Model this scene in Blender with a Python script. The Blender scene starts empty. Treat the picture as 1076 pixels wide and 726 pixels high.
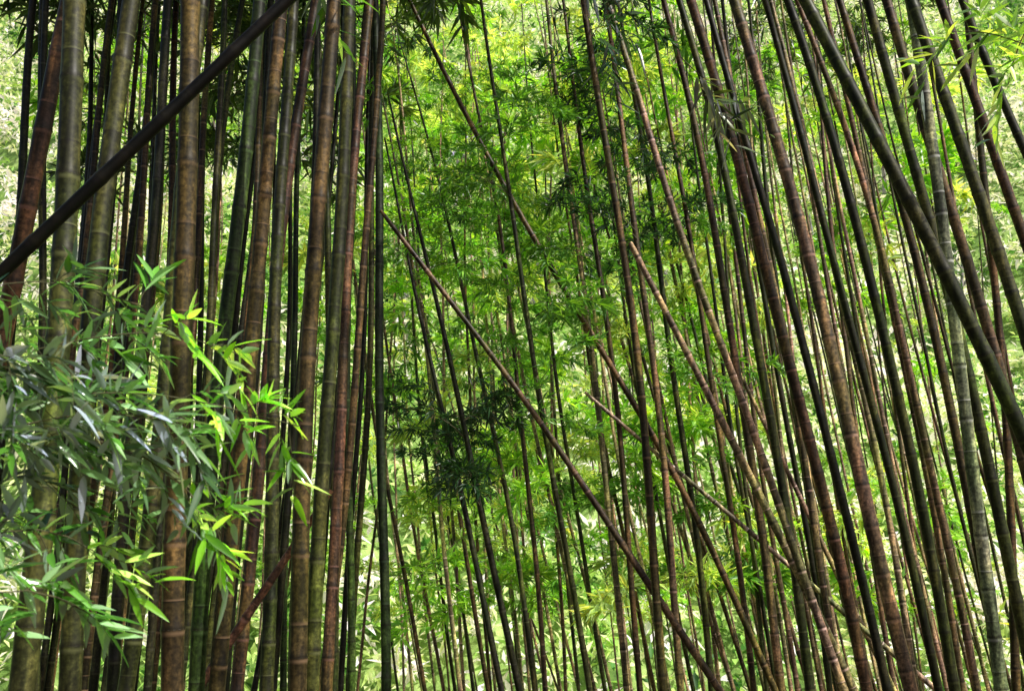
import bpy, math, random
import numpy as np
from mathutils import Vector, Matrix, Euler
random.seed(7); rng = np.random.default_rng(7)
S = bpy.context.scene; COL = S.collection
S.view_settings.view_transform = 'Standard'; S.view_settings.look = 'None'; S.view_settings.exposure = 0

# ---------------------------------------------------------------- camera
PITCH = math.radians(12); FP = 1046.0; CAM = np.array([0, 0, 1.6])
cd = bpy.data.cameras.new('camera'); cam = bpy.data.objects.new('camera', cd); COL.objects.link(cam)
cam.location = CAM; cam.rotation_euler = (math.pi/2 + PITCH, 0, 0)
cd.lens = 35; cd.sensor_width = 36; cd.clip_end = 1000; cd.clip_start = 0.05
cd.dof.use_dof = True; cd.dof.focus_distance = 6.0; cd.dof.aperture_fstop = 6.3
S.camera = cam
cp, sp = math.cos(PITCH), math.sin(PITCH)
def at(px, py, D, k=0.0):
    a = (px - 538) / FP; b = (363 - py) / FP
    r = np.array([a, cp - b*sp, sp + b*cp])
    t = D / (r[1] - k*r[2])
    return CAM + t*r
def proj_y(p):
    b = p - CAM; return 363 - FP*(-b[1]*sp + b[2]*cp)/(b[1]*cp + b[2]*sp)

# ---------------------------------------------------------------- light
EL, AZ = math.radians(52), math.radians(126)
w = bpy.data.worlds.new('World'); S.world = w; w.use_nodes = True
nt = w.node_tree; sky = nt.nodes.new('ShaderNodeTexSky'); sky.sky_type = 'NISHITA'; sky.sun_disc = False
sky.sun_elevation = EL; sky.sun_rotation = AZ; sky.dust_density = 5.0; sky.air_density = 1.0
bg = nt.nodes['Background']; nt.links.new(sky.outputs[0], bg.inputs[0]); bg.inputs[1].default_value = 0.13
sd = bpy.data.lights.new('sun', 'SUN'); sd.energy = 5; sd.angle = math.radians(0.6); sd.color = (1, .97, .9)
so = bpy.data.objects.new('sun', sd); COL.objects.link(so)
sv = Vector((math.cos(EL)*math.sin(AZ), math.cos(EL)*math.cos(AZ), math.sin(EL)))
so.rotation_euler = sv.to_track_quat('Z', 'Y').to_euler()

# ---------------------------------------------------------------- materials
def newmat(name):
    m = bpy.data.materials.new(name); m.use_nodes = True
    n = m.node_tree.nodes; n.clear(); return m, n, m.node_tree.links
def mix(n, l, mode, f, a, b):
    x = n.new('ShaderNodeMix'); x.data_type = 'RGBA'; x.blend_type = mode
    for idx, v in ((0, f), (6, a), (7, b)):
        if isinstance(v, bpy.types.NodeSocket): l.new(v, x.inputs[idx])
        elif idx == 0: x.inputs[0].default_value = v
        else: x.inputs[idx].default_value = (*v, 1)
    return x.outputs[2]
def ramp(n, l, fac, stops):
    r = n.new('ShaderNodeValToRGB'); l.new(fac, r.inputs[0]); e = r.color_ramp.elements
    while len(e) < len(stops): e.new(.5)
    for i, (p, c) in enumerate(stops): e[i].position = p; e[i].color = (*c, 1)
    return r.outputs[0]
def noise(n, l, scale, detail=4, vec=None, rough=.55):
    x = n.new('ShaderNodeTexNoise'); x.inputs['Scale'].default_value = scale; x.inputs['Detail'].default_value = detail
    x.inputs['Roughness'].default_value = rough
    if vec is not None: l.new(vec, x.inputs['Vector'])
    return x.outputs['Fac']

def leaf_mat(name, trans=.5, rough=.38, spec=.5, under=.35, uc=(.20, .26, .22), tmul=(1.9, 1.7, .55), stops=None):
    m, n, l = newmat(name)
    oi = n.new('ShaderNodeObjectInfo'); at_ = n.new('ShaderNodeAttribute'); at_.attribute_name = 'tone'
    tone = ramp(n, l, at_.outputs['Fac'], stops or [(0, (.45, .52, .45)), (.5, (1, 1, 1)), (.85, (1.4, 1.25, .9)), (1, (2.1, 1.5, 1.8))])
    c = mix(n, l, 'MULTIPLY', 1.0, oi.outputs['Color'], tone)
    g = n.new('ShaderNodeNewGeometry')
    pale = mix(n, l, 'MIX', under, c, uc)
    c2 = mix(n, l, 'MIX', g.outputs['Backfacing'], c, pale)
    p = n.new('ShaderNodeBsdfPrincipled'); l.new(c2, p.inputs['Base Color'])
    p.inputs['Roughness'].default_value = rough; p.inputs['Specular IOR Level'].default_value = spec
    t = n.new('ShaderNodeBsdfTranslucent'); tc = mix(n, l, 'MULTIPLY', 1.0, c, tmul); l.new(tc, t.inputs['Color'])
    mx = n.new('ShaderNodeMixShader'); mx.inputs[0].default_value = trans
    l.new(p.outputs[0], mx.inputs[1]); l.new(t.outputs[0], mx.inputs[2])
    o = n.new('ShaderNodeOutputMaterial'); l.new(mx.outputs[0], o.inputs[0]); return m
LEAF = leaf_mat('bamboo_leaf', .45, .32, .7, .25, tmul=(1.6, 1.35, .55))
FLEAF = leaf_mat('glossy_bamboo_leaf', .3, .2, 1.0, .6, (.50, .50, .64), stops=[(0, (.2, .25, .2)), (.4, (.9, .9, .8)), (.72, (1.25, 1.2, .9)), (.84, (2.8, 1.7, 4.4)), (1, (3.8, 2.3, 7))])  # top lavender-white tones, and part of the pale underside, are painted sky glints
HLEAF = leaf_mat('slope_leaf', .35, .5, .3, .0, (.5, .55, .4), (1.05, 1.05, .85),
                 [(0, (.03, .09, .03)), (.2, (.13, .34, .10)), (.36, (.52, .80, .30)), (.54, (.95, 1.02, .68)), (.74, (1.2, 1.04, 1.3)), (1, (1.3, 1.04, 2.2))])  # whitish stops paint sun highlights, darkest stops the shaded gaps between clumps

def stem_mat():
    m, n, l = newmat('bamboo_stem')
    oi = n.new('ShaderNodeObjectInfo'); nd = n.new('ShaderNodeAttribute'); nd.attribute_name = 'nd'
    tc = n.new('ShaderNodeTexCoord'); mp = n.new('ShaderNodeMapping'); l.new(tc.outputs['Object'], mp.inputs[0])
    mp.inputs['Scale'].default_value = (14, 14, 1.6)
    add = n.new('ShaderNodeVectorMath'); add.operation = 'ADD'; l.new(mp.outputs[0], add.inputs[0])
    cv = n.new('ShaderNodeCombineXYZ'); mm = n.new('ShaderNodeMath'); mm.operation = 'MULTIPLY'; mm.inputs[1].default_value = 80
    l.new(oi.outputs['Random'], mm.inputs[0]); l.new(mm.outputs[0], cv.inputs[0]); l.new(mm.outputs[0], cv.inputs[2]); l.new(cv.outputs[0], add.inputs[1])
    v = add.outputs[0]
    f1 = noise(n, l, 1.2, 5, v); big = noise(n, l, 1.1, 2, tc.outputs['Object'])
    base = mix(n, l, 'MULTIPLY', 1.0, oi.outputs['Color'], ramp(n, l, f1, [(.32, (.16, .16, .17)), (.5, (.9, .9, .88)), (.66, (2.6, 2.3, 1.9))]))
    base = mix(n, l, 'MULTIPLY', ramp(n, l, big, [(.4, (0, 0, 0)), (.65, (.8, .8, .8))]), base, (.68, 1.15, .5))
    lich = noise(n, l, 9, 8, tc.outputs['Object'], .8)
    pale = mix(n, l, 'ADD', 1.0, mix(n, l, 'MULTIPLY', 1.0, base, (2.4, 2.3, 2.3)), (.003, .003, .002))
    base = mix(n, l, 'MIX', ramp(n, l, lich, [(.51, (0, 0, 0)), (.62, (.85, .85, .85))]), base, pale)
    fine = noise(n, l, 60, 3, tc.outputs['Object'])
    base = mix(n, l, 'MULTIPLY', .85, base, ramp(n, l, fine, [(.35, (.4, .4, .4)), (.65, (1.5, 1.5, 1.4))]))
    var = ramp(n, l, noise(n, l, 2.9, 3, tc.outputs['Object']), [(.38, (.05, .05, .05)), (.62, (1, 1, 1))])
    band = ramp(n, l, nd.outputs['Fac'], [(0, (0, 0, 0)), (.42, (0, 0, 0)), (.475, (.8, .8, .8)), (.495, (0, 0, 0)), (1, (0, 0, 0))])
    band = mix(n, l, 'MULTIPLY', 1.0, band, var)
    bandc = mix(n, l, 'MULTIPLY', 1.0, oi.outputs['Color'], (3.6, 3.8, 4.4))
    base = mix(n, l, 'MIX', band, base, bandc)
    dark = ramp(n, l, nd.outputs['Fac'], [(0, (0, 0, 0)), (.485, (0, 0, 0)), (.505, (.8, .8, .8)), (.54, (.3, .3, .3)), (.7, (0, 0, 0))])
    base = mix(n, l, 'MIX', dark, base, (.010, .008, .005))
    p = n.new('ShaderNodeBsdfPrincipled'); l.new(base, p.inputs['Base Color'])
    p.inputs['Roughness'].default_value = .45; p.inputs['Specular IOR Level'].default_value = .25
    bp = n.new('ShaderNodeBump'); bp.inputs['Strength'].default_value = .4; bp.inputs['Distance'].default_value = .004; l.new(f1, bp.inputs['Height']); l.new(bp.outputs[0], p.inputs['Normal'])
    o = n.new('ShaderNodeOutputMaterial'); l.new(p.outputs[0], o.inputs[0]); return m
STEM = stem_mat()
def simple(name, stops, scale, rough=.8, bump=0):
    m, n, l = newmat(name); tc = n.new('ShaderNodeTexCoord')
    f = noise(n, l, scale, 8, tc.outputs['Object'], .65)
    p = n.new('ShaderNodeBsdfPrincipled'); l.new(ramp(n, l, f, stops), p.inputs['Base Color']); p.inputs['Roughness'].default_value = rough
    if bump:
        b = n.new('ShaderNodeBump'); b.inputs['Distance'].default_value = bump; l.new(f, b.inputs['Height']); l.new(b.outputs[0], p.inputs['Normal'])
    o = n.new('ShaderNodeOutputMaterial'); l.new(p.outputs[0], o.inputs[0]); return m
TWIG = simple('twig', [(.3, (.04, .05, .015)), (.7, (.11, .09, .04))], 20)
RING = simple('node_ridge', [(.3, (.012, .009, .006)), (.6, (.045, .038, .024)), (.8, (.17, .155, .12))], 25, .6)
BARK = simple('pale_bark', [(.3, (.2, .18, .17)), (.6, (.42, .39, .4)), (.8, (.6, .57, .6))], 3)
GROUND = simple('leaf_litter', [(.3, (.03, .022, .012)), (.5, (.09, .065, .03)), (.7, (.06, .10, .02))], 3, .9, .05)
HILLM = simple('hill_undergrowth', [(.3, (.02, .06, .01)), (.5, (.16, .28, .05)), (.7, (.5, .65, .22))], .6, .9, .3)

# ---------------------------------------------------------------- terrain
def ground(x, y):
    x = np.asarray(x, float); y = np.asarray(y, float)
    z = np.where(y < 0, -0.12*y, -0.3*y)
    z = np.where(y > 31, -9.3 + (y - 31)*1.12, z)
    z = np.where(y > 104, 72.5 + (y - 104)*.1, z)
    z = z + np.where(y > 31, np.clip((y-31)/20, 0, 1)*(3.2*np.sin(x*.09 + 1 + y*.03) + 1.8*np.sin(x*.21 + y*.11)), 0)
    return z + .06*np.sin(x*1.3)*np.sin(y*1.1)
def mesh_obj(name, V, F, mats, parent=None, smooth=False, attr=None, midx=None):
    me = bpy.data.meshes.new(name)
    V = np.asarray(V, np.float32)
    if isinstance(F, np.ndarray):
        k = F.shape[1]; me.vertices.add(len(V)); me.vertices.foreach_set('co', V.ravel())
        me.loops.add(F.size); me.loops.foreach_set('vertex_index', F.ravel().astype(np.int32))
        me.polygons.add(len(F)); me.polygons.foreach_set('loop_start', np.arange(0, F.size, k, dtype=np.int32)); me.update(calc_edges=True)
    else: me.from_pydata(V.tolist(), [], F)
    for m in mats: me.materials.append(m)
    if midx is not None: me.polygons.foreach_set('material_index', midx.astype(np.int32))
    if smooth: me.polygons.foreach_set('use_smooth', np.ones(len(me.polygons), bool))
    if attr:
        for k, v in attr.items():
            a = me.attributes.new(k, 'FLOAT', 'POINT'); a.data.foreach_set('value', np.asarray(v, np.float32))
    me.update()
    o = bpy.data.objects.new(name, me); COL.objects.link(o)
    if parent: o.parent = parent
    return o
def sheet(name, xs, ys, mat):
    X, Y = np.meshgrid(xs, ys); Z = ground(X, Y); V = np.stack([X, Y, Z], -1).reshape(-1, 3)
    nx, ny = len(xs), len(ys); i = np.arange(nx-1)[None] + np.arange(ny-1)[:, None]*nx
    F = np.stack([i, i+1, i+1+nx, i+nx], -1).reshape(-1, 4)
    o = mesh_obj(name, V, F, [mat], smooth=True); o['kind'] = 'structure'; return o
sheet('ground', np.linspace(-160, 160, 161), np.concatenate([np.linspace(-60, 0, 30), np.linspace(.5, 33, 66)]), GROUND)
sheet('hillside', np.linspace(-160, 160, 161), np.concatenate([np.linspace(33, 104, 72), np.linspace(110, 300, 20)]), HILLM)

# ---------------------------------------------------------------- leaves (numpy)
def norm(a): return a / np.maximum(np.linalg.norm(a, axis=-1, keepdims=True), 1e-9)
def diamonds(P, D, L, W, r=rng):
    """n folded lance leaves: base, two shoulders, tip"""
    n = len(P); D = norm(D); up = norm(np.tile([0., 0, 1], (n, 1)) + r.normal(0, .45, (n, 3)))
    side = norm(np.cross(D, up)); nor = np.cross(side, D)
    L = L[:, None]; W = W[:, None]
    V = np.stack([P, P + D*L*.38 + side*W*.5 + nor*W*.18, P + D*L - np.array([0, 0, 1.])*L*.12, P + D*L*.38 - side*W*.5 + nor*W*.18], 1)
    i = np.arange(n)[:, None]*4
    F = np.concatenate([i + np.array([[0, 1, 2]]), i + np.array([[0, 2, 3]])], 1).reshape(-1, 3)
    return V.reshape(-1, 3), F, np.repeat(r.random(n), 4)
def prism(pts, r0, r1):
    pts = np.asarray(pts); n = len(pts); V = []
    for i, p in enumerate(pts):
        t = pts[min(i+1, n-1)] - pts[max(i-1, 0)]; t = t/np.linalg.norm(t)
        a = np.cross(t, [0, .3, 1.]); a /= np.linalg.norm(a); b = np.cross(t, a); r = r0 + (r1-r0)*i/(n-1)
        for k in range(3):
            q = k*2.094; V.append(p + (a*math.cos(q) + b*math.sin(q))*r)
    F = []
    for i in range(n-1):
        for k in range(3):
            a0, b0 = i*3+k, i*3+(k+1) % 3; F += [[a0, b0, b0+3], [a0, b0+3, a0+3]]
    return np.array(V), np.array(F)
def branch_mesh(seed, L, ntw, fans, per, ll, lw):
    r = np.random.default_rng(seed); Vs, Fs, T, M = [], [], [], []; off = 0
    def put(V, F, t, m):
        nonlocal off
        Vs.append(V); Fs.append(F + off); T.append(t); M.append(np.full(len(F), m)); off += len(V)
    def curve(s): return np.array([s*L, .06*L*math.sin(3*s + seed), L*(.42*s - .5*s*s)])
    main = [curve(s) for s in np.linspace(0, 1, 6)]
    V, F = prism(main, .007*L, .002*L); put(V, F, np.full(len(V), .5), 0)
    P, D = [], []
    for j in range(ntw):
        s = .15 + .82*j/(ntw-1); b = curve(s); sg = 1 if j % 2 else -1
        a = sg*r.uniform(.4, 1.3); el = r.uniform(-.35, .6); tl = L*(.48 - .28*s)*r.uniform(.7, 1.2)
        d = np.array([math.cos(a)*math.cos(el), math.sin(a)*math.cos(el), math.sin(el)])
        tw = [b + d*tl*q - np.array([0, 0, .35*tl*q*q]) for q in (0, .35, .7, 1)]
        V, F = prism(tw, .003*L, .001); put(V, F, np.full(len(V), .5), 0)
        for q in np.linspace(.45, 1, fans):
            c = b + d*tl*q - np.array([0, 0, .35*tl*q*q])
            for _ in range(per):
                P.append(c + r.normal(0, .006, 3)); D.append(d*.8 + r.normal(0, .7, 3) + np.array([0, 0, -.2]))
    for _ in range(per*2): P.append(curve(1.)); D.append(np.array([1, 0, -.4]) + r.normal(0, .5, 3))
    n = len(P); V, F, t = diamonds(np.array(P), np.array(D), r.uniform(.65, 1.2, n)*ll, r.uniform(.8, 1.2, n)*lw, r)
    put(V, F, t, 1)
    o = mesh_obj('leafy_branch', np.concatenate(Vs), np.concatenate(Fs), [TWIG, LEAF], attr={'tone': np.concatenate(T)}, midx=np.concatenate(M))
    me = o.data; bpy.data.objects.remove(o); return me
BR = [branch_mesh(i, 1.2, 8, 3, 6, .22, .036) for i in range(9)]
BRF = [branch_mesh(50+i, 1.3, 7, 2, 8, .34, .062) for i in range(7)]

# ---------------------------------------------------------------- culms
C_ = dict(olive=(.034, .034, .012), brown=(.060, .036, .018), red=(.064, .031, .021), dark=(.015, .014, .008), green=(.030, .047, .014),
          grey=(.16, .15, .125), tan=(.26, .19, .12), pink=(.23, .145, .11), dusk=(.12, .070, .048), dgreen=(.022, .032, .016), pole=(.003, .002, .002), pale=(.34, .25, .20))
def smooth_path(P, step=.08, win=7, it=3):
    P = np.asarray(P, float); s = np.concatenate([[0], np.cumsum(np.linalg.norm(np.diff(P, axis=0), axis=1))])
    n = max(8, int(s[-1]/step)); q = np.linspace(0, s[-1], n)
    R = np.stack([np.interp(q, s, P[:, i]) for i in range(3)], 1)
    for _ in range(it):
        pad = np.concatenate([2*R[:1] - R[1:win+1][::-1], R, 2*R[-1:] - R[-win-1:-1][::-1]])
        ker = np.ones(2*win+1)/(2*win+1)
        R = np.stack([np.convolve(pad[:, i], ker, 'valid') for i in range(3)], 1)
    s = np.concatenate([[0], np.cumsum(np.linalg.norm(np.diff(R, axis=0), axis=1))]); return R, s
def tube(R, s, rs, rad, sides):
    C = np.stack([np.interp(rs, s, R[:, i]) for i in range(3)], 1)
    T = norm(np.gradient(C, axis=0)); A = norm(np.cross(T, [0, 1., .001])); B = np.cross(T, A)
    q = np.linspace(0, 2*np.pi, sides, endpoint=False)
    V = C[:, None] + rad[:, None, None]*(np.cos(q)[None, :, None]*A[:, None] + np.sin(q)[None, :, None]*B[:, None])
    n = len(rs); i = np.arange(n-1)[:, None]*sides + np.arange(sides)[None]; j = np.arange(n-1)[:, None]*sides + (np.arange(sides)[None]+1) % sides
    F = np.stack([i, i+sides, j+sides, j], -1).reshape(-1, 4)
    return V.reshape(-1, 3), F, C, T
def ring_mesh():
    V = []; F = []; n = 14
    for z, r in ((-.16, .98), (-.05, 1.08), (.05, 1.10), (.14, .98)):
        for k in range(n): V.append((r*math.cos(k*6.28318/n), r*math.sin(k*6.28318/n), z))
    for a in range(3):
        for k in range(n): F.append([a*n+k, a*n+(k+1) % n, (a+1)*n+(k+1) % n, (a+1)*n+k])
    o = mesh_obj('node_ring', V, F, [RING], smooth=True); me = o.data; bpy.data.objects.remove(o); return me
RM = ring_mesh()
NC = 0
def culm(pts, wpx, col, label, dia=.068, length=13., broken=False, crown=16, cs=.55, leafc=None, group=None, k=None, bs=1., far=False, low=0, clumps=(), cn=4, csz=(.45, .75), pal=None, world=None):
    global NC; NC += 1
    dia *= random.uniform(.94, 1.06)
    k = random.uniform(-.06, .06) if k is None else k
    if world is not None: P = [np.array(p, float) for p in world]
    else:
        D = dia*FP/wpx; P = [at(x, y, D, k) for x, y in pts]
    if P[0][2] > P[-1][2]: P.reverse()
    d = P[0] - P[min(1, len(P)-1)]; d = d/np.linalg.norm(d); p = P[0].copy(); lo = []
    for _ in range(80):
        if p[2] < float(ground(p[0], p[1])) - .15: break
        d = norm(d*.97 + np.array([0, 0, -1])*.03*(1 if d[2] < -.5 else .4)); p = p + d*.4; lo.append(p.copy())
    P = lo[::-1] + P
    if not broken:
        Lc = sum(np.linalg.norm(P[i+1]-P[i]) for i in range(len(P)-1))
        d = norm(P[-1] - P[-2]); p = P[-1].copy(); rem = max(length - Lc, 1.0); nst = int(rem/.4) + 1
        droop = np.array([d[0]*1.0 + random.uniform(-.3, .3), random.uniform(-.4, .4), -.6])
        for i in range(nst):
            d = norm(d + droop*.09*(i/nst)**2); p = p + d*.4; P.append(p.copy())
    R, s = smooth_path(P); R = R + (np.sin(s*1.7 + NC)[:, None]*np.array([.012, .01, 0]) if dia > .03 else 0)
    base = R[0].copy(); Lt = s[-1]; r0 = dia/2
    inter = random.uniform(.22, .40) if wpx >= 7 else .4
    nodes = np.cumsum(inter*rng.uniform(.8, 1.2, int(Lt/inter))); nodes = nodes[nodes < Lt - .05]
    def rad(q):
        f = q/Lt
        return r0*(np.interp(f, [0, .25, .6, 1], [1.08, 1.02, .85, .3]) if not broken else np.interp(f, [0, .5, 1], [1.1, 1., .62]))
    if wpx >= 7: offs, rr, nn = [-inter*.4, -.06, -.014, 0, .014, .06], [.985, 1., 1.03, 1.10, 1.02, .985], [0, .25, .47, .50, .53, .75]
    else: offs, rr, nn = [-inter*.4, -.03, 0, .03], [.97, 1., 1.12, 1.], [0, .35, .5, .65]
    rs = (nodes[:, None] + np.array(offs)[None]).ravel(); m_ = np.tile(rr, len(nodes)); na = np.tile(nn, len(nodes))
    ok = (rs >= 0) & (rs <= Lt); rs, m_, na = rs[ok], m_[ok], na[ok]; o_ = np.argsort(rs); rs, m_, na = rs[o_], m_[o_], na[o_]
    rs = np.concatenate([[0], rs, [Lt]]); m_ = np.concatenate([[1], m_, [.9]]); na = np.concatenate([[1], na, [1]])
    keep = np.concatenate([[True], np.diff(rs) > 1e-4]); rs, m_, na = rs[keep], m_[keep], na[keep]
    rd = rad(rs)*m_; rd[-1] *= .5 if not broken else .85
    sides = 14 if wpx >= 12 else 9 if wpx >= 6 else 6
    V, F, Cc, T = tube(R, s, rs, rd, sides)
    root = bpy.data.objects.new('bamboo_culm', None); COL.objects.link(root); root.location = base; root.empty_display_size = .2
    root['label'] = label; root['category'] = 'bamboo'
    if group: root['group'] = group
    st = mesh_obj('stem', V - base, F, [STEM], root, True, {'nd': np.repeat(na, sides)})
    c = np.array(C_[col])*random.uniform(.65, 1.3); st.color = (*c, 1)
    def pt(q): return np.array([np.interp(q, s, R[:, i]) for i in range(3)])
    if wpx >= 13 and col != 'pole':
        cnt = 0
        for q in nodes:
            pp = pt(q)
            if not -30 < proj_y(pp) < 756 or cnt > 40: continue
            t = norm(pt(min(q+.05, Lt)) - pt(max(q-.05, 0))); rg = bpy.data.objects.new('node_ring', RM); COL.objects.link(rg); rg.parent = st
            rg.location = pp - base; rg.rotation_euler = Vector(t).to_track_quat('Z', 'Y').to_euler(); rr_ = float(rad(q)); rg.scale = (rr_, rr_, rr_*.35); cnt += 1
    lc = np.array(leafc if leafc is not None else (.055, .12, .022))
    meshes = BRF if far else BR
    def leafy(q, sc, color=lc):
        me = random.choice(meshes); o = bpy.data.objects.new('leafy_branch', me); COL.objects.link(o); o.parent = root
        o.location = pt(q) - base; o.rotation_euler = (random.uniform(-.5, .5), random.uniform(-.7, .25), random.uniform(0, 6.28))
        o.scale = (sc, sc, sc); o.color = (*(np.array(color)*random.uniform(.7, 1.3)), 1)
    for i in range(crown):
        f = cs + (1 - cs)*(i + random.random()*.8)/crown
        leafy(min(f, .995)*Lt, bs*random.uniform(.7, 1.1)*(1.15 - .5*(f-cs)/(1-cs)))
    for i in range(low):
        leafy(Lt*random.uniform(cs - .2, cs), bs*random.uniform(.45, .8))
    if clumps:
        qs = np.linspace(0, Lt, 200); ys = np.array([proj_y(pt(q)) for q in qs])
        for cy in clumps:
            q = qs[np.argmin(np.abs(ys - cy))]; cc_ = random.choice(pal) if pal else lc
            for _ in range(cn): leafy(min(max(q + random.uniform(-.25, .25), 0), Lt), random.uniform(*csz), cc_)
    return root, pt, Lt

nearL = dict(crown=8, cs=.66, length=13.5, bs=1.35)
nearR = dict(crown=2, cs=.8, length=13.5, bs=1.0)
LST = [
 ([(2, 330), (20, 235), (44, 120), (72, 10)], 19, 'red', 'reddish brown culm slanting across the top left corner of the grove'),
 ([(26, 715), (48, 480), (66, 220), (80, 10)], 25, 'olive', 'thickest dark olive culm standing behind the leafy shoots, far left'),
 ([(12, 330), (24, 150), (36, 10)], 10, 'dark', 'dark slender culm at the left edge behind the reddish slanting one'),
 ([(42, 400), (43, 200), (50, 10)], 8, 'dark', 'thin shadowy culm between the two leftmost thick culms'),
 ([(72, 715), (90, 450), (108, 220), (134, 10)], 21, 'olive', 'thick olive brown culm, second thick one from the left, crossed by the dark diagonal pole'),
 ([(100, 715), (122, 400), (150, 150), (163, 10)], 9, 'dark', 'thin dark culm just right of the second thick olive culm'),
 ([(186, 715), (186, 500), (188, 280), (198, 10)], 22, 'brown', 'thick upright warm brown culm crossed near its top by the dark diagonal pole'),
 ([(133, 715), (155, 550), (182, 300), (214, 10)], 16, 'olive', 'olive culm leaning right behind the thick upright warm brown one'),
 ([(156, 715), (166, 520), (178, 260), (186, 10)], 9, 'red', 'slim brown culm just left of the thick upright warm brown one'),
 ([(118, 715), (136, 500), (158, 260), (178, 10)], 12, 'dark', 'dark culm left of the warm brown one, its foot behind leafy shoots'),
 ([(207, 715), (226, 450), (246, 260), (270, 10)], 16, 'green', 'dark green culm leaning right, next right of the thick upright brown one'),
 ([(222, 715), (235, 500), (255, 260), (283, 10)], 9, 'dark', 'thin dark culm squeezed between two thicker ones, left cluster'),
 ([(232, 715), (246, 530), (266, 290), (298, 10)], 16, 'brown', 'brown culm leaning right under the upper end of the diagonal pole'),
 ([(250, 715), (270, 480), (296, 250), (326, 30)], 13, 'red', 'rusty red culm leaning right in the middle of the left cluster'),
 ([(278, 715), (286, 480), (293, 250), (306, 10)], 14, 'olive', 'olive upright culm with pale joints beside the rusty red one'),
 ([(298, 715), (303, 500), (312, 250), (318, 10)], 7, 'green', 'thin green culm seen through the gap left of the ringed brown culm'),
 ([(312, 715), (324, 430), (336, 180), (347, 10)], 18, 'brown', 'ringed warm brown culm, thickest of the right half of the left cluster'),
 ([(330, 715), (345, 420), (358, 180), (367, 10)], 15, 'olive', 'olive culm touching the right side of the ringed warm brown culm'),
 ([(345, 715), (356, 420), (374, 160), (386, 10)], 12, 'red', 'reddish culm at the right edge of the dense left cluster'),
 ([(368, 715), (366, 420), (367, 200), (372, 10)], 8, 'green', 'slim green upright culm at the right edge of the left cluster'),
 ([(404, 715), (401, 400), (397, 200), (395, 10)], 10, 'dgreen', 'lone straight dark green culm standing between left cluster and leafy gap'),
 ([(208, 715), (207, 400), (213, 200), (222, 10)], 7, 'dark', 'thin dark upright culm seen behind the thick warm brown one'),
 ([(95, 200), (108, 100), (118, 10)], 8, 'dark', 'short visible length of a dark culm above the diagonal pole'),
 ([(230, 200), (238, 100), (252, 10)], 8, 'olive', 'thin olive culm beneath the diagonal pole near the top'),
 # right stand
 ([(820, 715), (800, 560), (770, 350), (735, 150), (700, 10)], 9, 'dusk', 'reddish culm, leftmost thick one of the right leaning stand'),
 ([(850, 715), (826, 540), (792, 330), (757, 150), (716, 10)], 9.5, 'olive', 'olive culm second from the left in the right leaning stand'),
 ([(908, 715), (872, 540), (830, 380), (782, 190), (728, 10)], 12, 'red', 'long dusky red culm leaning left, crossed low by a pale slanting pole'),
 ([(930, 715), (897, 560), (850, 390), (805, 220), (745, 10)], 9.5, 'dark', 'dark culm running close beside the long dusky red one'),
 ([(882, 715), (848, 500), (812, 290), (782, 150), (752, 10)], 7.5, 'dusk', 'slim brown culm inside the right stand, leaning steeply'),
 ([(955, 715), (925, 590), (888, 420), (842, 240), (775, 10)], 14, 'dusk', 'thick pinkish brown culm leaning left through the middle of the right stand'),
 ([(985, 715), (950, 560), (905, 380), (862, 220), (806, 10)], 9, 'olive', 'slim olive culm right of the thick pinkish brown one'),
 ([(1002, 715), (968, 530), (925, 330), (884, 160), (830, 10)], 11, 'olive', 'dark olive culm in the right stand, ending left of the grey one'),
 ([(1024, 715), (990, 540), (945, 340), (900, 160), (842, 10)], 8, 'dusk', 'narrow brown culm under the bright olive bowed culm'),
 ([(1100, 510), (1062, 425), (1000, 292), (940, 178), (895, 95), (850, 10)], 16, 'olive', 'olive bowed culm sweeping in front of the right stand to the right edge'),
 ([(1052, 715), (1020, 520), (975, 320), (930, 150), (886, 10)], 10, 'brown', 'brown culm leaning left just above the bowed olive culm'),
 ([(1080, 680), (1042, 500), (1000, 320), (958, 160), (915, 10)], 12, 'olive', 'olive culm second outside the bowed one, upper right'),
 ([(1095, 560), (1060, 420), (1012, 260), (968, 120), (935, 10)], 12, 'dusk', 'warm brown culm near the right edge leaning left'),
 ([(1095, 410), (1048, 260), (1005, 130), (962, 10)], 14, 'olive', 'thick olive culm crossing the upper right corner'),
 ([(1095, 300), (1052, 180), (1015, 80), (990, 10)], 12, 'red', 'reddish culm in the upper right corner behind bright leaves'),
 ([(1095, 200), (1052, 110), (1015, 10)], 11, 'olive', 'outermost olive culm cutting the upper right corner'),
 ([(1050, 715), (1036, 600), (1018, 450), (1002, 320), (985, 200), (965, 60)], 13, 'grey', 'pale grey mottled culm standing low near the right edge'),
 ([(1068, 715), (1064, 560), (1054, 400), (1040, 230), (1020, 60)], 9, 'brown', 'brown upright culm right of the pale grey mottled one'),
 ([(962, 715), (930, 520), (884, 310), (850, 160), (812, 10)], 7, 'tan', 'thin tan culm threading through the right stand'),
 ([(1010, 715), (985, 560), (955, 400), (915, 220), (868, 10)], 7, 'dusk', 'thin reddish culm behind the olive bowed culm'),
 ([(870, 715), (850, 560), (815, 380), (790, 250), (760, 10)], 6.5, 'dark', 'thin dark culm among the left members of the right stand'),
]
ROOTS = {}
for i, (p, wd, c, lab) in enumerate(LST):
    ROOTS[i] = culm(p, wd, c, lab, dia=.070 if wd >= 9 else .058, **(nearL if i < 24 else nearR))
culm([(-60, 338), (15, 274), (95, 208), (200, 102), (300, 14), (345, -30)], 17, 'pole', 'nearly black pole lying diagonally across the upper left culms', dia=.042, crown=3, cs=.9, length=9)
culm([(225, 692), (262, 640), (315, 565), (350, 515)], 12, 'red', 'short rusty leaning pole low between the left culms', dia=.055, broken=True, crown=0)
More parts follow.
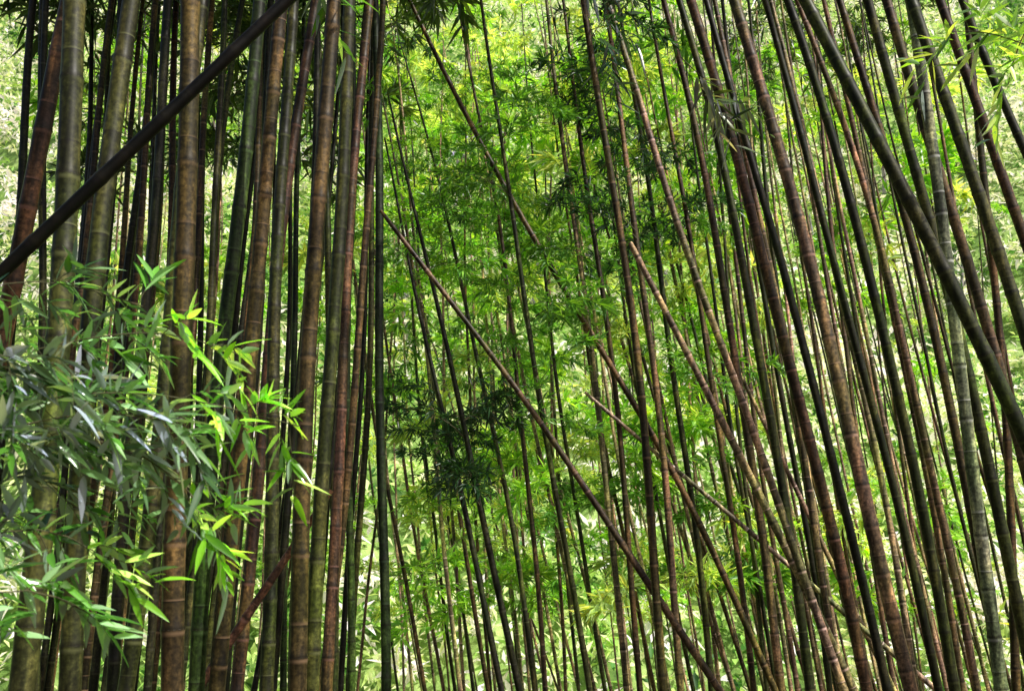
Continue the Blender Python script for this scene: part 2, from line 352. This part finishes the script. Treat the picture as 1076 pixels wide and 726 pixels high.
culm([(402, 222), (450, 287), (500, 350), (600, 490), (680, 608), (752, 715)], 8, 'dusk', 'long slanting brown pole from the leafy gap down to lower right', dia=.055, broken=True, crown=0)
culm([(440, 20), (480, 110), (540, 215), (610, 330), (700, 480), (760, 600), (812, 715)], 7, 'brown', 'long thin slanting culm starting top centre, parallel above the slanting brown pole', dia=.055, crown=2, cs=.9, length=14)
culm([(640, 10), (675, 110), (712, 240), (765, 380), (820, 540), (845, 610), (885, 715)], 8.5, 'pink', 'pinkish brown bowed culm leaning left at the right of the gap', dia=.060, crown=2, cs=.85, length=14)
culm([(662, 255), (700, 325), (745, 410), (800, 525), (892, 715)], 10, 'pink', 'snapped pinkish culm with bare broken top right of centre', dia=.065, broken=True, crown=0)
culm([(615, 412), (690, 480), (780, 550), (870, 630), (975, 715)], 6.4, 'pale', 'pale fallen pole slanting low across the right stand', dia=.052, broken=True, crown=0)
culm([(765, 370), (812, 465), (860, 560), (935, 715)], 6.5, 'pink', 'broken pink culm low behind the right stand', dia=.055, broken=True, crown=0)

DK = (.022, .085, .026); MD = (.14, .40, .045); BT = (.30, .66, .07); LT = (.58, .84, .26)  # leaf tones from shaded to sunlit: canopy shade and sun put into the colour
MID = [
 ([(545, 715), (522, 600), (497, 500), (472, 380), (450, 280)], 8, 'dark', DK, (410, 470, 530), 8.4, 'darkest culm with drooping black-green foliage left of centre'),
 ([(527, 715), (505, 610), (472, 470), (448, 360), (436, 300)], 7, 'dark', DK, (440, 490), 8.6, 'dark leafy culm just left of the darkest one'),
 ([(562, 715), (540, 560), (508, 400), (475, 250), (455, 170)], 6, 'olive', MD, (510, 380, 240, 190), 10, 'olive culm with mid green foliage near centre, leaning left'),
 ([(572, 715), (560, 560), (545, 400), (520, 200), (492, 60)], 5.5, 'brown', MD, (200, 90, 330, 250), 12, 'thin brown culm rising through the centre foliage'),
 ([(617, 715), (592, 560), (565, 400), (540, 250), (520, 100)], 6.5, 'olive', MD, (430, 200, 130, 340), 11, 'olive culm with heavy foliage at mid height, centre'),
 ([(657, 715), (641, 520), (617, 340), (592, 150), (575, 10)], 7, 'tan', MD, (260, 80), 12, 'tan culm, left one of the close centre right pair'),
 ([(672, 715), (657, 500), (632, 300), (607, 120), (592, 10)], 6.5, 'brown', MD, (60, 350), 12, 'brown culm, right one of the close centre right pair'),
 ([(697, 715), (682, 480), (657, 280), (630, 100), (615, 10)], 9, 'brown', DK, (30,), 12, 'stout brown culm leaning left at the right of the gap'),
 ([(716, 715), (697, 480), (674, 280), (652, 120), (636, 10)], 7.5, 'dusk', DK, (230, 180, 130, 60), 12, 'dusky culm following the stout brown culm on its right'),
 ([(747, 715), (727, 520), (702, 350), (682, 200), (655, 30)], 7, 'olive', DK, (170, 210, 270), 12, 'olive culm crossing under the snapped pinkish one'),
 ([(790, 715), (770, 540), (742, 360), (716, 200), (684, 10)], 6.5, 'brown', MD, (240, 400), 12, 'brown culm with foliage beside the right stand'),
 ([(482, 715), (466, 560), (450, 400), (436, 250)], 5, 'tan', BT, (300, 180, 560), 11, 'thin tan culm with bright foliage right of the lone straight culm'),
 ([(512, 715), (490, 580), (462, 430), (438, 300)], 5, 'brown', DK, (460, 40), 12, 'thin brown leaning culm left of the dark leafy pair'),
]
for p, wd, c, lc, cl, ln, lab in MID:
    culm(p, wd, c, lab, dia=.060 if wd >= 7 else .052, length=ln, crown=3 if ln < 9 else 1, cs=.75, leafc=lc if ln > 9 else MD, bs=.6, low=0, clumps=cl, cn=3, csz=(.35, .62), pal=[lc])

# ---------------------------------------------------------------- slimmer culms filling the stands and the slope beyond
words = {'tan': 'tan', 'pink': 'pinkish', 'brown': 'brown', 'olive': 'olive', 'green': 'green', 'red': 'reddish', 'dark': 'dark', 'dusk': 'dusky brown'}
for x0, x1, n, where, lean, lj in [(15, 375, 32, 'filling gaps of the left cluster', 55, 18), (800, 1130, 28, 'filling gaps of the right leaning stand', -165, 24)]:
    for i in range(n):
        wd = random.choice([5.4, 6.2, 7.2, 8.4]) if lean > 0 else random.choice([3.8, 4.6, 5.6]); xb = x0 + (x1-x0)*(i + random.random())/n; dx = lean*(.5 + .5*abs(xb-x0)/(x1-x0) if lean < 0 else (1.1 if xb < 280 else .55)) + random.gauss(0, lj)
        pts = [(xb + dx*t + 10*math.sin(t*3)*(1 if lean > 0 else -1), 715 - 705*t) for t in (0, .35, .7, 1)]
        c = random.choice(['olive', 'brown', 'dusk', 'dusk', 'pink', 'tan']) if lean < 0 else random.choice(['dark', 'olive', 'brown', 'dark'])
        culm(pts, wd, c, 'narrow ' + words[c] + ' culm ' + where, dia=.056 if lean > 0 else .050, crown=4 if lean > 0 else 1, cs=.7 if lean > 0 else .85, length=13, bs=1, group='narrow culms ' + where)
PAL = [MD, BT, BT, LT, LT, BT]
zones = [(20, 150, 10, 'left behind the thick culms', 60, 15), (150, 380, 14, 'behind the right half of the left cluster', 40, 20), (415, 560, 19, 'behind the leafy gap left of centre', -60, 34),
         (560, 760, 26, 'behind the centre right culms', -90, 38), (760, 1075, 38, 'behind the right leaning stand', -150, 45)]
for zi, (x0, x1, n, where, lean, lj) in enumerate(zones):
    for i in range(n):
        wd = random.choice([2.0, 2.4, 2.8, 3.2, 3.8, 4.6]); xb = x0 + (x1-x0)*(i + random.random())/n; dx = lean + random.gauss(0, lj)
        pts = [(xb + dx*t + 14*math.sin(t*3)*(1 if lean > 0 else -1), 715 - 700*t) for t in (0, .35, .7, .9)]
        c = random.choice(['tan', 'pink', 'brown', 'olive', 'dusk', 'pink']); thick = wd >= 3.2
        lab = ('slim ' if thick else 'very thin distant ') + words[c] + ' culm ' + where
        ncl = 5 if zi in (2, 3) else 3
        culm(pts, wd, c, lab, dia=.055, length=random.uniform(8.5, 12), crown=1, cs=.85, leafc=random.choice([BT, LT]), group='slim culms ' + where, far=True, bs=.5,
             clumps=[20 + 640*((j + random.random())/ncl)**1.1 for j in range(ncl)], cn=2, csz=(.4, .8), pal=PAL)
# unseen grove behind the viewer, added to keep sky light off left culms
for i in range(12):
    x, y = [(-5.5, .5), (-4.2, -1.2), (-3, -2.4), (-1.6, -1.9), (-.4, -3), (-6.5, -1.8), (-2.2, -4), (-3.6, -5), (-5, -3.8), (-7, 1.5), (-3.6, -.3), (-4.4, 1.6)][i]
    g = float(ground(x, y))
    culm(None, 12, 'olive', 'unseen olive culm added left behind the viewer to block sky light', dia=.07, crown=16, cs=.18, length=12, bs=1.5, group='unseen culms added behind the viewer',
         world=[(x, y, g), (x + random.uniform(-.2, .2), y, g + 3), (x + random.uniform(-.5, .5), y, g + 6)])

# ---------------------------------------------------------------- foreground leafy shoots
def curved_leaves(P, D, L, W):
    """5-section folded, drooping lance leaf"""
    n = len(P); D = norm(D); up = norm(np.tile([0., -.3, 1], (n, 1)) + rng.normal(0, .5, (n, 3)))
    side = norm(np.cross(D, up)); nor = np.cross(side, D); V = []
    ts = [0, .12, .35, .65, .88, 1]; ws = [.12, .7, 1, .75, .32, .02]
    bend = rng.uniform(.02, .25, n)[:, None]
    for t, ww in zip(ts, ws):
        c = P + D*(L*t)[:, None] - np.array([0, 0, 1.])*(L[:, None]*bend*t*t)
        e = side*(W*ww*.5)[:, None]; f = nor*(W*ww*.16)[:, None]
        V += [c - e + f, c, c + e + f]
    V = np.stack(V, 1); i = np.arange(n)[:, None, None]*18; F = []
    for a in range(5):
        for b in range(2): F.append([a*3+b, a*3+b+1, a*3+b+4, a*3+b+3])
    return V.reshape(-1, 3), (i + np.array(F)[None]).reshape(-1, 4), np.repeat(rng.random(n), 18)
def shoot(pix, D, label, color, ntw, per, ll=.094, lw=.0165, parent=None, tw=.12, spread=(0, 1), dz=-.05, tip=None):
    P = [at(x, y, D + j*.06) for j, (x, y) in enumerate(pix)]
    if parent is None:
        p0 = P[0]; P = [np.array([p0[0]-.45, p0[1]-.1, float(ground(p0[0]-.45, p0[1]))-.05]), np.array([p0[0]-.42, p0[1]-.05, p0[2]*.5]), np.array([p0[0]-.2, p0[1], p0[2]*.93])] + P; first = 3
    else: first = 0
    R, s = smooth_path(P, .02, 4, 2); base = R[0].copy(); Lt = s[-1]
    if parent is None:
        root = bpy.data.objects.new('leafy_shoot', None); COL.objects.link(root); root.location = base; root['label'] = label; root['category'] = 'bamboo shoot'; off = base
        root['group'] = 'leafy shoots arching in from the left'
    else: off = np.array(parent.location); root = parent
    rs = np.linspace(0, Lt, max(8, int(Lt/.06))); V, F, _, _ = tube(R, s, rs, np.linspace(.004, .0013, len(rs)), 6)
    stm = mesh_obj('stem' if parent is None else 'leafy_branch', V - off, F, [TWIG], root, True)
    if parent is None: holder = root
    else: holder = stm; stm['label'] = label
    sA = 0 if first == 0 else sum(np.linalg.norm(P[i+1]-P[i]) for i in range(first))*.98
    for j in range(ntw):
        q = sA + (Lt - sA)*(spread[0] + (spread[1]-spread[0])*(j + .5 + random.uniform(-.3, .3))/ntw); q = min(q, Lt)
        b = np.array([np.interp(q, s, R[:, i]) for i in range(3)]); t = norm(np.array([np.interp(min(q+.02, Lt), s, R[:, i]) - np.interp(q-.02, s, R[:, i]) for i in range(3)]))
        d = norm(t*.8 + np.array([random.gauss(.05, .4), random.gauss(0, .5), random.gauss(-.1, .6)])); tl = tw*random.uniform(.6, 1.2)
        pts = [b + d*tl*u - np.array([0, 0, .4*tl*u*u]) for u in np.linspace(0, 1, 5)]
        V, F = prism(pts, .0016, .0006); twg = mesh_obj('twig', V - off, F, [TWIG], holder) if parent is None else None
        PP, DD = [], []
        for m in range(per):
            u = .35 + .65*m/(per-1); c = b + d*tl*u - np.array([0, 0, .4*tl*u*u]); PP.append(c)
            sd_ = norm(np.cross(d, [0, .6, .8]))*(1 if m % 2 else -1)
            DD.append(d*random.uniform(.3, 1.1) + sd_*random.uniform(.2, 1.1) + np.array([0, random.gauss(0, .35), dz + random.gauss(0, .35)]))
        n = per; V, F, tn = curved_leaves(np.array(PP), np.array(DD), rng.uniform(.5, 1.15, n)*ll, rng.uniform(.8, 1.2, n)*lw)
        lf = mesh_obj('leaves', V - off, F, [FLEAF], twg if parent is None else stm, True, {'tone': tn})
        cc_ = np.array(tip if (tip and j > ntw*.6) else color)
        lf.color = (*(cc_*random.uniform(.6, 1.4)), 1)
G1 = (.11, .32, .05); G2 = (.28, .68, .05); G3 = (.14, .27, .13)  # yellow-green tips paint in sunlight, the greyer green some silvery sky sheen
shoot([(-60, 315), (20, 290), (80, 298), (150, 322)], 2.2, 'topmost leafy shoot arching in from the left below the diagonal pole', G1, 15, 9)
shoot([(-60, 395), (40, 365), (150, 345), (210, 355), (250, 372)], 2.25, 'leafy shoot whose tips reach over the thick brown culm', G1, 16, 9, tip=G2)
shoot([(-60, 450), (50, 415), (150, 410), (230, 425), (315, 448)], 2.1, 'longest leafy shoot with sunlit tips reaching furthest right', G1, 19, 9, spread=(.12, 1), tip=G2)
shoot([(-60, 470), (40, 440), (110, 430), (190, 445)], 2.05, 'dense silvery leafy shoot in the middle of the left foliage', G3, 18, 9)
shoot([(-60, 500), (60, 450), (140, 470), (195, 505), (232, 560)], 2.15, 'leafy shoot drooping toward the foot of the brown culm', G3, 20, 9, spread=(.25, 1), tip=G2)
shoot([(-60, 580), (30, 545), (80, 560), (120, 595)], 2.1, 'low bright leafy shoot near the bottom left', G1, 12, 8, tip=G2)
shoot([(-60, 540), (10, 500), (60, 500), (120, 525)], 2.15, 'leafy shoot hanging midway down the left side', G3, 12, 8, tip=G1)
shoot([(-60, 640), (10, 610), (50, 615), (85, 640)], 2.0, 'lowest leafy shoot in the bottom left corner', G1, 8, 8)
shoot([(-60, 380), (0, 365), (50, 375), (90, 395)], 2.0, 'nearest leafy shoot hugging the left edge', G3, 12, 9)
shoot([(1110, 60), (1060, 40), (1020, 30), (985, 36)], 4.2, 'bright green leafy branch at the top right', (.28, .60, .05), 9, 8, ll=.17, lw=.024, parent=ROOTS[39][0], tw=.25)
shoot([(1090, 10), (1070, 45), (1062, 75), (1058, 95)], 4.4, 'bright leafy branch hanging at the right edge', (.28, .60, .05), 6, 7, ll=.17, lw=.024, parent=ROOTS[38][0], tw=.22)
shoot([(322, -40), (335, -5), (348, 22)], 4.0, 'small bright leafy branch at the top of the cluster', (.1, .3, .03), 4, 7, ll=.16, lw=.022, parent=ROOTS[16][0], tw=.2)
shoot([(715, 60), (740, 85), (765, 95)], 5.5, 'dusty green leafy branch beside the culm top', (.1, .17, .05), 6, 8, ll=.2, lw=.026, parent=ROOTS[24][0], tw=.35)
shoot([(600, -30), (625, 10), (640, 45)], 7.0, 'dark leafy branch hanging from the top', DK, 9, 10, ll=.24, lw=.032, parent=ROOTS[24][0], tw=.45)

# ---------------------------------------------------------------- hillside foliage (one uncountable mass) and the trees one can tell apart
n = 4800
hy = 32.5 + 64*rng.random(n)**.95; hx = (rng.random(n)*2-1)*(hy*.62 + 12)
cr = rng.uniform(.6, 2.2, n)
cz = ground(hx, hy) + rng.uniform(0, 2.2, n); cc = np.stack([hx, hy, cz], 1); per = 38
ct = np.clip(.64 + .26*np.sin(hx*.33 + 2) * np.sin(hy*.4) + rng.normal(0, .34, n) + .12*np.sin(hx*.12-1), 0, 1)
P = np.repeat(cc, per, 0); q = norm(rng.normal(0, 1, (n*per, 3))); q[:, 2] = np.abs(q[:, 2])*1.1
P = P + q*np.repeat(cr, per)[:, None]*(rng.random(n*per)**.4)[:, None]
Dm = q*.7 + rng.normal(0, .6, q.shape) + np.array([0, 0, -.2])
V, F, tn = diamonds(P, Dm, rng.uniform(.35, .8, n*per), rng.uniform(.12, .28, n*per))
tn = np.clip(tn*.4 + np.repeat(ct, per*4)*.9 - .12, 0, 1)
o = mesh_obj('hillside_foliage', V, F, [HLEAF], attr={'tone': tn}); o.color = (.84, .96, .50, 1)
o['kind'] = 'stuff'; o['label'] = 'sunlit mass of shrubs and foliage covering the far slope'; o['category'] = 'foliage'
for i in range(14):
    px = [640, 600, 560, 700, 480, 430, 800, 860, 930, 330, 1010, 230, 620, 745][i]; py = [240, 190, 330, 300, 250, 380, 120, 330, 240, 260, 400, 220, 340, 210][i]
    for DD in np.arange(34, 104, .5):
        p = at(px, py, DD)
        if p[2] < ground(p[0], p[1]): break
    b = np.array([p[0], p[1], float(ground(p[0], p[1])) - .2]); H = random.uniform(5, 8)
    r_ = bpy.data.objects.new('hillside_tree', None); COL.objects.link(r_); r_.location = b
    r_['label'] = 'small pale-trunked tree half hidden in foliage on the far slope'; r_['category'] = 'tree'; r_['group'] = 'pale-trunked trees on the far slope'
    R, s = smooth_path([np.zeros(3), np.array([random.uniform(-.4, .4), -.3, H*.5]), np.array([random.uniform(-.9, .9), -.6, H])], .3, 2, 1)
    rs = np.linspace(0, s[-1], 12); V, F, _, _ = tube(R, s, rs, np.linspace(.2, .05, 12), 8); Vs, Fs = [V], [np.concatenate([F[:, [0, 1, 2]], F[:, [0, 2, 3]]])]; off = len(V)
    tips = [R[-1]]
    for j in range(6):
        c = R[int(len(R)*random.uniform(.45, .9))]; e = c + np.array([random.uniform(-1.8, 1.8), random.uniform(-1.2, .8), random.uniform(.6, 1.8)])
        v, f = prism([c, (c+e)/2 + [0, 0, .2], e], .07, .025); Vs.append(v); Fs.append(f + off); off += len(v); tips.append(e)
    mesh_obj('trunk', np.concatenate(Vs), np.concatenate(Fs), [BARK], r_, True)
    m = 700; tp = np.array(tips)[rng.integers(0, len(tips), m)]; g = norm(rng.normal(0, 1, (m, 3)))
    V, F, tn = diamonds(tp + g*rng.uniform(.1, 1.2, (m, 1)), g + rng.normal(0, .5, (m, 3)), rng.uniform(.25, .45, m), rng.uniform(.08, .14, m))
    cr_ = mesh_obj('crown', V, F, [HLEAF], r_, attr={'tone': tn}); cr_.color = random.choice([(.2, .35, .1, 1), (.4, .55, .2, 1), (.6, .6, .6, 1)])
print('culms', NC, 'objects', len(bpy.data.objects))
